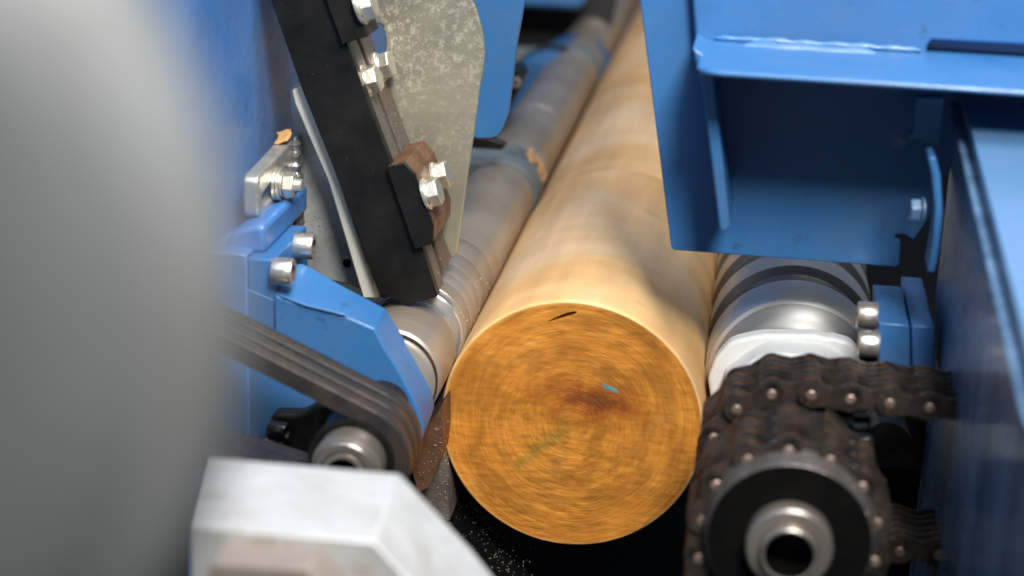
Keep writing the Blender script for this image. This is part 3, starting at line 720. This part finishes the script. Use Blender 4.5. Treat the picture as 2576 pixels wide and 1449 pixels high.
# ================================================================== RIGHT HOOD
HOOD = thing('roller_hood', 'large blue sheet steel hood with a boxed shelf over the spiral roller', 'hood', P(1700, 633, 0))
hp = rounded([(1586, -190), (1689, 629), (2262, 673), (2265, 606), (2251, 602), (2253, 590), (2275, 589), (2298, 604), (2330, 560), (2400, 400), (2420, 200), (2840, 190), (2840, -1450), (1390, -1640)], {1: 12, 2: 12, 5: 6, 6: 8})  # outline carried far above the view so the hood shades the log
plate('back_plate', hp, 0, .006, blue, HOOD, .0009)
plate('gusset', rounded([(1742, 120), (1792, 150), (1800, 240), (1838, 572), (1826, 586), (1811, 580), (1768, 230)], {4: 8, 5: 8}), -.075, 0, blue, HOOD, .0016, seg=3)
wallpx = [(1728, -200), (1752, 148), (2332, 190), (2332, 115), (2345, 102), (2760, 124), (2760, -200)]
plate('box_front', wallpx, -.016, 0, blue, HOOD, .003, seg=3)
shpx = rounded([(1752, 120), (2800, 176), (2800, 258), (1792, 193), (1768, 184), (1756, 168)], {})
# shelf: top and bottom lines are parallel in the machine, 9 mm apart
def shelf():
    Ys = -.126
    a, b = P(1775, 176, Ys), P(2560, 226, Ys); a2, b2 = P(1785, 193, Ys), P(2560, 246, Ys)
    d = (b - a) / (b.x - a.x)
    xl, xr = a.x - .006, .62
    tl = a + d * (xl - a.x); tr = a + d * (xr - a.x)
    th = a.z - (a2 - d * (a2.x - a.x)).z
    fr_ = [tl, tr, tr - Vector((0, 0, th)), tl - Vector((0, 0, th))]
    bm = bm_slab(fr_, [Vector((v.x, 0, v.z)) for v in fr_]); bmesh.ops.bevel(bm, geom=[e for e in bm.edges if abs(e.verts[0].co.y - e.verts[1].co.y) < 1e-6 and abs(e.verts[0].co.x - e.verts[1].co.x) < 1e-4 and e.verts[0].co.y < -.1 and e.verts[0].co.x < .2], offset=.016, segments=4, profile=.5, affect='EDGES')
    return bm, tl, d, th
bm, tl, sd, th = shelf()
finish('shelf', bm, blue, HOOD, None, .0025, 35, 3)
def on_shelf(x, y, dz=0): return tl + sd * (x - tl.x) + Vector((0, y - tl.y, dz))
x0, x1 = P(1800, 70, -.017).x, P(2318, 105, -.017).x
finish('weld_bead', bm_bead([on_shelf(x0 + (x1 - x0) * k / 8, -.0175, .0015) for k in range(9)], .0026, 4, step=.005), blue, HOOD, None, 0, 60)
finish('weld_smear', bm_bead([on_shelf(x0 + .02 + (x1 - x0 - .05) * k / 8, -.032 + .002 * math.sin(k * 2), .0004) for k in range(9)], .0042, 14, step=.012, flat=.25), blue, HOOD, None, 0, 60)

# ================================================================== RIGHT FRAME: side plate with glossy inner face
FX = P(2356, 860, -.035).x
FR = thing('right_frame', 'tall blue frame cheek at the right edge with a glossy streaked inner face', 'machine frame', (FX, -.1, -.2))
side = [PX(2414, 236, FX), PX(2440, 330, FX), PX(2560, 800, FX), PX(2640, 1110, FX), PX(2720, 1430, FX), PX(2790, 1700, FX)]
backY = .004
low = side[-1]
side2 = [Vector((FX, backY, side[0].z + .0)), ]
poly = side + [Vector((FX, low.y, -.46)), Vector((FX, -.030, -.46)), Vector((FX, -.030, P(2356, 860, -.02).z)), Vector((FX, backY + .0, .12)), Vector((FX, backY, side[0].z))]
finish('cheek_plate', bm_slab(poly, [Vector((v.x + .4, v.y, v.z)) for v in poly]), [blue_gloss_lit], FR, None, .002, 35)
tp = [v + Vector((-.001, 0, 0)) for v in side[:6]]  # thin skin added in the lightened blue to paint the top as lit
finish('lit_top_skin', bm_slab([tp[0] + Vector((0, 0, .0004)), tp[-1] + Vector((0, 0, .0004)), tp[-1] + Vector((.4, 0, .0004)), tp[0] + Vector((.4, 0, .0004))],
       [tp[0] + Vector((0, 0, .006)), tp[-1] + Vector((0, 0, .006)), tp[-1] + Vector((.4, 0, .006)), tp[0] + Vector((.4, 0, .006))]), blue_lit_top, FR, None, .001, 35)
# raised rails on the inner face: long strips parallel to the slanted front edge
def rail(off0, off1, proud, m, z0=.02, z1=.9, nm='inner_rail'):
    top, bot = side[0], side[4]
    a = top.lerp(bot, z0); b = top.lerp(bot, z1)
    pts = [a + Vector((0, off0, 0)), b + Vector((0, off0 * 1.3, 0)), b + Vector((0, off1 * 1.3, 0)), a + Vector((0, off1, 0))]
    finish(nm, bm_slab([p - Vector((proud, 0, 0)) for p in pts], [p + Vector((.001, 0, 0)) for p in pts]), m, FR, None, .002, 35)
rail(.052, .078, .006, blue_gloss_lit); rail(.115, .130, .004, blue_gloss_lit)
# curved bracket, its bolt, the hooked tab and the clamp blocks
t = thing('curved_bracket', 'rounded upright blue bracket with a small bolt at the right end of the hood opening', 'bracket', P(2350, 690, -.11))
plate('bracket_plate', rounded([(2334, 396), (2354, 392), (2366, 440), (2373, 540), (2365, 620), (2352, 688), (2334, 686), (2348, 600), (2352, 520), (2344, 440)], {1: 10, 3: 20, 5: 10}), -.100, -.072, blue, t, .0025, seg=3)
hex_bolt(t, P(2322, 528, -.085), (-1, -.12, 0), af=.0130, head=.0065, washer=.0082, wt=.0015, m=blue_gloss_lit, flange=False)
t = plate('hooked_tab', rounded([(2305, 244), (2376, 246), (2366, 372), (2330, 352), (2290, 349), (2284, 338), (2298, 332)], {3: 10, 4: 6, 5: 5}), -.055, -.045, blue, None, .001)
tag(t, 'dark blue hooked tab hanging under the shelf beside the right frame', 'tab')
CB = thing('clamp_block', 'blue clamp block with two bright socket screws on its left, above the chain', 'clamp block', P(2250, 880, -.06))
plate('block', [(2211, 812), (2288, 818), (2291, 930), (2211, 925)], -.068, .018, blue, CB, .001)
plate('block', [(2293, 817), (2352, 822), (2352, 935), (2294, 932)], -.066, .045, blue_cast, CB, .0015)
lx = P(2211, 812, -.068).x
cap_screw(CB, PX(2207, 795, lx - .0002), (-1, 0, 0), .0092, .0135); cap_screw(CB, PX(2212, 868, lx - .0002), (-1, 0, 0), .0086, .0135)

# ================================================================== SPROCKETS AND CHAINS
SH = Vector((SX, 0, SZ)); kx = P(1985, 1390, -.295)
CX, CZ = kx.x, kx.z
PITCH = .0238; NT = 13; PR = PITCH / (2 * math.sin(PI / NT))
def sprocket(name, y0, y1, lab, hub=True):
    s = thing(name, lab, 'sprocket', (CX, (y0 + y1) / 2, CZ))
    n = 3; wdt = (y1 - y0) / n
    for r in range(n):
        bm = bmesh.new(); ya, yb = y0 + wdt * (r + .28), y0 + wdt * (r + .72); out = []
        for k in range(NT):
            for (da, rr) in ((-.5, PR + .0052), (-.36, PR + .004), (-.2, PR - .004), (0, PR - .0068), (.2, PR - .004), (.36, PR + .004)):
                a = 2 * PI * (k + .25 + da) / NT; out.append(Vector((CX + rr * math.cos(a), ya, CZ + rr * math.sin(a))))
        bm_slab(out, [Vector((v.x, yb, v.z)) for v in out], bm)
        finish('toothed_ring', bm, oily, s, None, .0006, 35)
    lathe('core', [(y0 - .004, 0), (y0 - .004, PR - .012), (y1 + .003, PR - .012), (y1 + .003, 0)], (CX, 0, CZ), black_cast, s, smooth=30)
    return s
Yc0, Yc1 = -.268, -.214
S1 = sprocket('sprocket', Yc0, Yc1, 'front sprocket with a black hub disc and bored shaft end, the nearer chain over it')
lathe('hub_disc', [(-.2800, .020), (-.2800, .0462), (-.2795, .0468), (-.2660, .0505), (-.2640, .0505), (-.2640, 0)], (CX, 0, CZ), [gloss_black, hubgrey], S1, smooth=30, mats=[0, 1, 1, 1, 1])
lathe('shaft_end', [(-.262, 0), (-.262, .0245), (-.2905, .0245), (-.2925, .0232), (-.2927, .0170), (-.2915, .0165), (-.2985, .0160), (-.2995, .0152), (-.2990, .0138), (-.2600, .0134), (-.2600, 0)],
      (CX, 0, CZ), [steel_h, gloss_black], S1, smooth=30, mats=[0, 0, 0, 0, 0, 0, 0, 0, 1, 1])
Yr0, Yr1 = -.176, -.122
S2 = sprocket('sprocket', Yr0, Yr1, 'rear sprocket on the same shaft, mostly hidden by the farther chain')
lathe('shaft', [(-.2135, 0), (-.2135, .020), (-.060, .020), (-.060, 0)], (CX, 0, CZ), oily, S2, smooth=30)

def link_mesh(inner, w_):
    """one link, local: +X along the chain, Y across, Z outwards; w_ = total width"""
    bm = bmesh.new(); ph = .0091 if inner else .0083; th_ = .0024
    outline = []
    for k in range(9):
        a = PI / 2 + PI * k / 8; outline.append((ph * math.cos(a) * .95, ph * math.sin(a)))
    outline.append((PITCH * .5, -ph * .72))
    for k in range(9):
        a = -PI / 2 + PI * k / 8; outline.append((PITCH + ph * math.cos(a) * .95, ph * math.sin(a)))
    outline.append((PITCH * .5, ph * .72))
    rows = 3; rw = w_ / rows
    ys = []
    for r in range(rows):
        if inner: ys += [r * rw + .0028, (r + 1) * rw - .0028 - th_]
    if not inner: ys = [-.0004] + [r * rw - th_ / 2 for r in range(1, rows)] + [w_ - th_ + .0004]
    for y in ys:
        bm_slab([Vector((x, y, z)) for x, z in outline], [Vector((x, y + th_, z)) for x, z in outline], bm)
    for f in bm.faces: f.material_index = 0
    nf = len(bm.faces)
    if inner:
        for r in range(rows):
            for x in (0, PITCH): bm_lathe([(r * rw + .0055, .0072), ((r + 1) * rw - .0055, .0072)], (x, 0, 0), (0, 1, 0), 14, bm)
    else:
        for x in (0, PITCH): bm_lathe([(-.0010, 0), (-.0010, .0026), (-.0006, .0031), (w_ + .0008, .0031), (w_ + .0010, 0)], (x, 0, 0), (0, 1, 0), 14, bm)
    bm.faces.ensure_lookup_table()
    for f in bm.faces[nf:]: f.material_index = 1
    bmesh.ops.recalc_face_normals(bm, faces=bm.faces)
    me = bpy.data.meshes.new('inner_link' if inner else 'outer_link'); bm.to_mesh(me); bm.free()
    me.materials.append(chainm); me.materials.append(rollm if inner else pinm); return me
def chain(label, path, y0, y1):
    t = thing('roller_chain', label, 'chain', (CX, y0, CZ + PR))
    mi, mo = link_mesh(True, y1 - y0), link_mesh(False, y1 - y0)
    # walk the path in chords of one pitch
    pts = [path(0.0)]; s = 0.0
    while True:
        a = pts[-1]; lo, hi = s, s + PITCH * 1.6
        if path(hi) is None: break
        for _ in range(30):
            mid = (lo + hi) / 2
            if (path(mid) - a).length < PITCH: lo = mid
            else: hi = mid
        s = (lo + hi) / 2; pts.append(path(s))
    for i, (a, b) in enumerate(zip(pts, pts[1:])):
        inner = i % 2 == 0; d = b - a; ang = math.atan2(d.y, d.x)
        o = bpy.data.objects.new('inner_link' if inner else 'outer_link', mi if inner else mo)
        COL.objects.link(o); o.parent = t
        o.location = Vector((a.x, y0, a.y)) - WLOC[t.name]; o.rotation_euler = (0, -ang, 0)
    return t
V2 = lambda x, z: Vector((x, z))
def path_front(s):            # up the left, over the sprocket, down the right
    L0 = .26
    if s < L0: return V2(CX - PR, CZ - L0 + s)
    s -= L0
    if s < PI * PR: a = PI - s / PR; return V2(CX + PR * math.cos(a), CZ + PR * math.sin(a))
    s -= PI * PR
    return V2(CX + PR, CZ - s) if s < .26 else None
slope = math.radians(-1.5)
def path_rear(s):             # from the lower run round the left side and away to the right over the top
    a0 = -PI / 2 - .1; L0 = .24
    if s < L0: return V2(CX + L0 - s, CZ - PR + 0)
    s -= L0; arc = PI + slope * -1
    if s < arc * PR: a = -PI / 2 - s / PR; return V2(CX + PR * math.cos(a), CZ + PR * math.sin(a))
    s -= arc * PR; a = -PI / 2 - arc
    e = V2(CX + PR * math.cos(a), CZ + PR * math.sin(a)); dv = V2(math.cos(a - PI / 2), math.sin(a - PI / 2))
    return e + dv * s if s < .25 else None
chain('nearer oily triple roller chain hanging down both sides of the front sprocket', path_front, Yc0, Yc1)
chain('farther oily triple roller chain running level to the right frame', path_rear, Yr0, Yr1)
# dark innards to the right of the chains
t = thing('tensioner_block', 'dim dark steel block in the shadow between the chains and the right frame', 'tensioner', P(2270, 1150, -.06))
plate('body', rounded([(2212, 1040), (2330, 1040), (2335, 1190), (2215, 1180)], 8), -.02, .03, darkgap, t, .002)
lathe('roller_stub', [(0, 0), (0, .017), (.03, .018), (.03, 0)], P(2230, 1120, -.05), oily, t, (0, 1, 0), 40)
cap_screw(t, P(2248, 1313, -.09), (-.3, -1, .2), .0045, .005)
# added black sheet behind all of this stands in for the pit's shade
t = plate('shade_sheet', [(2130, 900), (2420, 900), (2420, 1700), (2100, 1700)], .05, .06, pit, None, 0)
tag(t, 'black sheet added as shade behind the chains at the lower right', 'shade_sheet')

# ================================================================== BELT DRIVE
bxp = P(880, 1165, -.205)
KX, KZ = bxp.x, bxp.z
PUL = thing('belt_pulley', 'black belt pulley with a bright bored hub, above the aluminium block', 'pulley', (KX, -.18, KZ))
yb0, yb1 = -.204, -.152; BR = .0365
lathe('rim', [(yb1, 0), (yb1, BR - .004), (yb1 - .0035, BR - .0035), (yb1 - .0038, BR - .009), (yb0 + .0048, BR - .012), (yb0 + .0045, BR - .0085), (yb0 + .0035, BR - .0085), (yb0 + .003, BR - .0100), (yb0 + .003, BR - .0125), (yb0 + .010, BR - .0135), (yb0 + .010, 0)], (KX, 0, KZ), [black_cast, oily], PUL, smooth=30, mats=[0] * 5 + [0, 1, 1, 0, 0])
lathe('hub', [(yb0 + .010, 0), (yb0 + .010, .0225), (-.212, .0228), (-.2145, .0222), (-.2152, .0205), (-.2158, .0202), (-.2200, .0200), (-.2215, .0190), (-.2219, .0150), (-.2205, .0142), (-.2235, .0134), (-.2240, .0108), (-.2100, .0105), (-.2100, 0)],
      (KX, 0, KZ), [steel_h, gloss_black], PUL, smooth=30, mats=[0] * 11 + [1, 1])
# belt: joined V-belts, four ridges outside, path round this pulley and a second one up to the left
q0 = P(610, 800, yb1); q1 = P(955, 975, yb1); dl = Vector((q1.x - q0.x, q1.z - q0.z)).normalized()
nrm2 = Vector((-dl.y, dl.x))
if nrm2.y < 0: nrm2 = -nrm2
FAR, BIG = .34, .034                         # the second pulley is larger, so the two runs spread apart
K2 = Vector((KX, KZ)) - dl * FAR - nrm2 * BIG
def belt_path(R):
    out = []; base = math.atan2(nrm2.y, nrm2.x); phi = 2 * math.atan(BIG / FAR)
    for k in range(41):
        a = base - (PI - phi) * k / 40; out.append((KX + R * math.cos(a), KZ + R * math.sin(a)))
    for k in range(41):
        a = base - (PI - phi) - (PI + phi) * k / 40; out.append((K2.x + (R + BIG) * math.cos(a), K2.y + (R + BIG) * math.sin(a)))
    return out
BELT = thing('drive_belt', 'dusty ribbed rubber drive belt slanting up left from the pulley', 'drive belt', (KX, (yb0 + yb1) / 2, KZ + BR))
def belt_strip(ya, yb, r_out, r_in, m, nm, crown=.0008):
    bm = bmesh.new(); prof = [(ya, r_in), (ya + .0008, r_out - crown), (ya + .002, r_out), (yb - .002, r_out), (yb - .0008, r_out - crown), (yb, r_in)]
    loops = [[bm.verts.new((x, y_, z)) for x, z in belt_path(R)] for y_, R in prof]
    n = len(loops[0])
    for a, b in zip(loops, loops[1:] + loops[:1]):
        for k in range(n): bm.faces.new((a[k], a[(k + 1) % n], b[(k + 1) % n], b[k]))
    finish(nm, bm, m, BELT, None, 0, 50)
w4 = (yb1 - yb0 - .006) / 3
for k in range(3):
    ya = yb0 + .003 + k * w4
    belt_strip(ya + .0006, ya + w4 - .0006, BR + .0006, BR - .0110, rubber_b, 'belt_ridge')
belt_strip(yb0 + .0042, yb1 - .0042, BR - .0016, BR - .0105, rubber, 'belt_back')
# motor-side pulley under the belt's far end
t = thing('belt_pulley', 'second black pulley at the upper left end of the drive belt', 'pulley', (K2.x, -.18, K2.y))
lathe('rim', [(yb0 + .002, 0), (yb0 + .002, BR + BIG - .012), (yb1 - .002, BR + BIG - .012), (yb1 - .002, 0)], (K2.x, 0, K2.y), black_cast, t, smooth=30)
# black bearing flange with its screw, behind the pulley
t = thing('bearing_flange', 'black cast bearing flange with one dark socket screw, left of the pulley', 'bearing flange', P(700, 1100, -.12))
plate('flange_plate', rounded([(679, 1052), (690, 1041), (760, 1042), (800, 1015), (980, 1000), (1000, 1300), (740, 1300), (742, 1160), (682, 1122)], {0: 8, 1: 8, 2: 20}), -.118, -.1035, black_cast, t, .003, seg=3)
lathe('collar', [(-.155, 0), (-.155, .016), (-.145, .017), (-.105, .018), (-.105, 0)], (KX, 0, KZ), black_cast, t, smooth=30)
cap_screw(t, P(680, 1082, -.125), (1, -.15, 0), .0070, .0125, m=oily)
tag(scatter('wood_chips', 14, lambda r: (P(700 + r.uniform(-14, 14), 1122 + r.uniform(-8, 8), -.121), Vector((0, -1, .4))), .006, chipm, None, P(700, 1122, -.121), 17), 'few wood chips lodged on the black bearing flange beside its screw', 'wood chips')

# brown wear strip and dusty rail under the roller, left of the log
t = plate('wear_strip', rounded([(1060, 1090), (1092, 1050), (1112, 1020), (1113, 1100), (1106, 1160), (1080, 1225), (1052, 1240), (1030, 1160)], 6), -.035, .30, brown, None, .0015)
tag(t, 'rust brown curved wear strip in the gap between belt pulley and log end', 'wear strip')
t = plate('support_rail', rounded([(1050, 1230), (1098, 1165), (1112, 1120), (1122, 1180), (1128, 1230), (1132, 1310), (1100, 1300)], 4), -.010, .30, rail_m, None, .001)
tag(t, 'dust covered steel support rail under the wear strip, left of the log end', 'rail')
# chips and dust on the black tray slope below
slopeA, slopeB = P(1120, 1220, .02), P(1250, 1430, .02)
t = plate('tray_side', [(1040, 1180), (1118, 1180), (1180, 1300), (1330, 1480), (1400, 1700), (1000, 1700)], .03, .05, pit, None, 0)
tag(t, 'black sloping tray side sprinkled with dust, lower left of the log end', 'tray side')
def tr(rnd):
    s = rnd.random(); x = 1105 + 190 * s + rnd.gauss(0, 30); y = 1190 + 250 * s + rnd.gauss(0, 32)
    return P(x, y, .0295), Vector((rnd.uniform(-.3, .3), -1, .4))
tag(scatter('wood_dust', 260, tr, .0009, dustm, None, slopeA, 21), 'fine pale wood dust on the black tray side by the log end', 'wood dust')
def rl(rnd):
    x, y = rnd.uniform(1085, 1128), rnd.uniform(1060, 1310); return P(x, y, -.0355 if y < 1180 else -.0105), Vector((.3, -1, .3))
tag(scatter('wood_dust', 80, rl, .0008, dustm, None, P(1100, 1200, -.03), 23), 'pale wood dust clinging to the brown strip and rail under the roller', 'wood dust')
def nip(rnd):
    s = rnd.uniform(.02, .35); a = rnd.uniform(-.2, .5)
    return Vector((RX + (RR + .0002) * math.cos(a), s, RZ + (RR + .0002) * math.sin(a))), Vector((math.cos(a), 0, math.sin(a)))
tag(scatter('wood_shavings', 26, nip, .0020, chipm, None, (RX + RR, .1, RZ), 25), 'small wood shavings caught along the front roller where it meets the log', 'wood shavings')
def notchd(rnd):
    return P(rnd.uniform(2262, 2300), rnd.uniform(612, 700), .0495), Vector((0, -1, .3))

# ================================================================== FAR BACKGROUND (upper centre)
t = thing('cross_beam', 'out of focus blue beam across the far end of the machine at the top edge', 'beam', P(1400, 0, 1.6))
plate('beam', [(1150, -260), (1492, -260), (1474, 8), (1455, 26), (1150, 14)], 1.25, 1.34, blue, t, .01)
t = thing('motor_casing', 'out of focus rounded dark blue casing behind the blue guard blade', 'casing', P(1380, 150, 1.25))
c = P(1395, 190, 1.02)
lathe('casing_shell', [(0, 0), (0, .045), (.01, .052), (.20, .052), (.21, .045), (.21, 0)], c + Vector((-.02, .0, -.03)), blue, t, (0.15, 1, 0), 64)
lathe('casing_band', [(.06, 0), (.06, .056), (.085, .056), (.085, 0)], c + Vector((-.02, 0, -.03)), darkgap, t, (0.15, 1, 0), 64)
t = thing('dark_recess', 'dark recess plate beside the far roller lengths', 'recess plate', P(1400, 100, 1.35))
plate('recess_face', [(1150, -40), (1560, -40), (1520, 130), (1150, 420)], 1.36, 1.40, darkgap, t, .005)
t = thing('side_bracket', 'dark bracket with one bright screw just right of the blue guard blade', 'bracket', P(1300, 220, .6))
plate('bracket_arm', rounded([(1230, 190), (1296, 178), (1312, 205), (1300, 235), (1270, 290), (1230, 300)], 5), .60, .66, blackm, t, .002)
cap_screw(t, P(1299, 206, .598), (0, -1, .1), .0052, .008)
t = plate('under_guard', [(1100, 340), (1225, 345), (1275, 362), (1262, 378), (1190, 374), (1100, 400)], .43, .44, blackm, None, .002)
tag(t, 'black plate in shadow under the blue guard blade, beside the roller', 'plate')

# ================================================================== FOREGROUND: aluminium block and grey guard
AL = thing('aluminium_bracket', 'thick bare aluminium block with a sloping corner at the lower left edge', 'bracket', P(700, 1340, -.45))
YAf = -.45
alp = [(488, 1324), (941, 1362), (1120, 1560), (1250, 1720), (820, 1720), (480, 1720)]
bk_ = ext(alp, YAf, -.372)[1]; bk_[0] = P(530, 1150, -.372); bk_[1] = P(1006, 1191, -.372)
finish('bracket_body', bm_slab(ext(alp, YAf, -.372)[0], bk_), alu, AL, None, .0012, 35)
t = plate('brown_block', [(528, 1420), (775, 1430), (832, 1504), (900, 1700), (528, 1700)], -.475, -.4505, brownpl, None, .001)
tag(t, 'small brown stained steel block below the aluminium bracket at the bottom edge', 'block')
# grey disc guard very near the lens
GD = .29
gcx = CAM + ray(590, 780).normalized() * GD
def guard():
    t = thing('disc_guard', 'big grey rounded guard cover filling the left side, far out of focus', 'guard cover', gcx)
    fwd = (ROT @ Vector((0, 0, -1))); rt = (ROT @ Vector((1, 0, 0))); R = .098
    y_ax = Vector((0.0, 1, 0)); cen = gcx - Vector((1, 0, 0)) * R
    prof = [(-.030, 0), (-.030, R - .030), (-.027, R - .016), (-.020, R - .005), (-.010, R), (0, R), (0, R - .004), (-.010, R - .006), (-.018, R - .014), (-.022, 0)]
    lathe('cover', prof, cen, guardm, t, (0, 1, 0), 128, 60)
    lathe('rim_highlight', [(-.0215, R - .0085), (-.019, R + .0002), (-.010, R + .0025), (-.001, R + .0025), (.0004, R + .0005), (.0004, R - .003)], cen, rimm, t, (0, 1, 0), 128, 60)  # paler band added as the highlight on the rounded rim
guard()
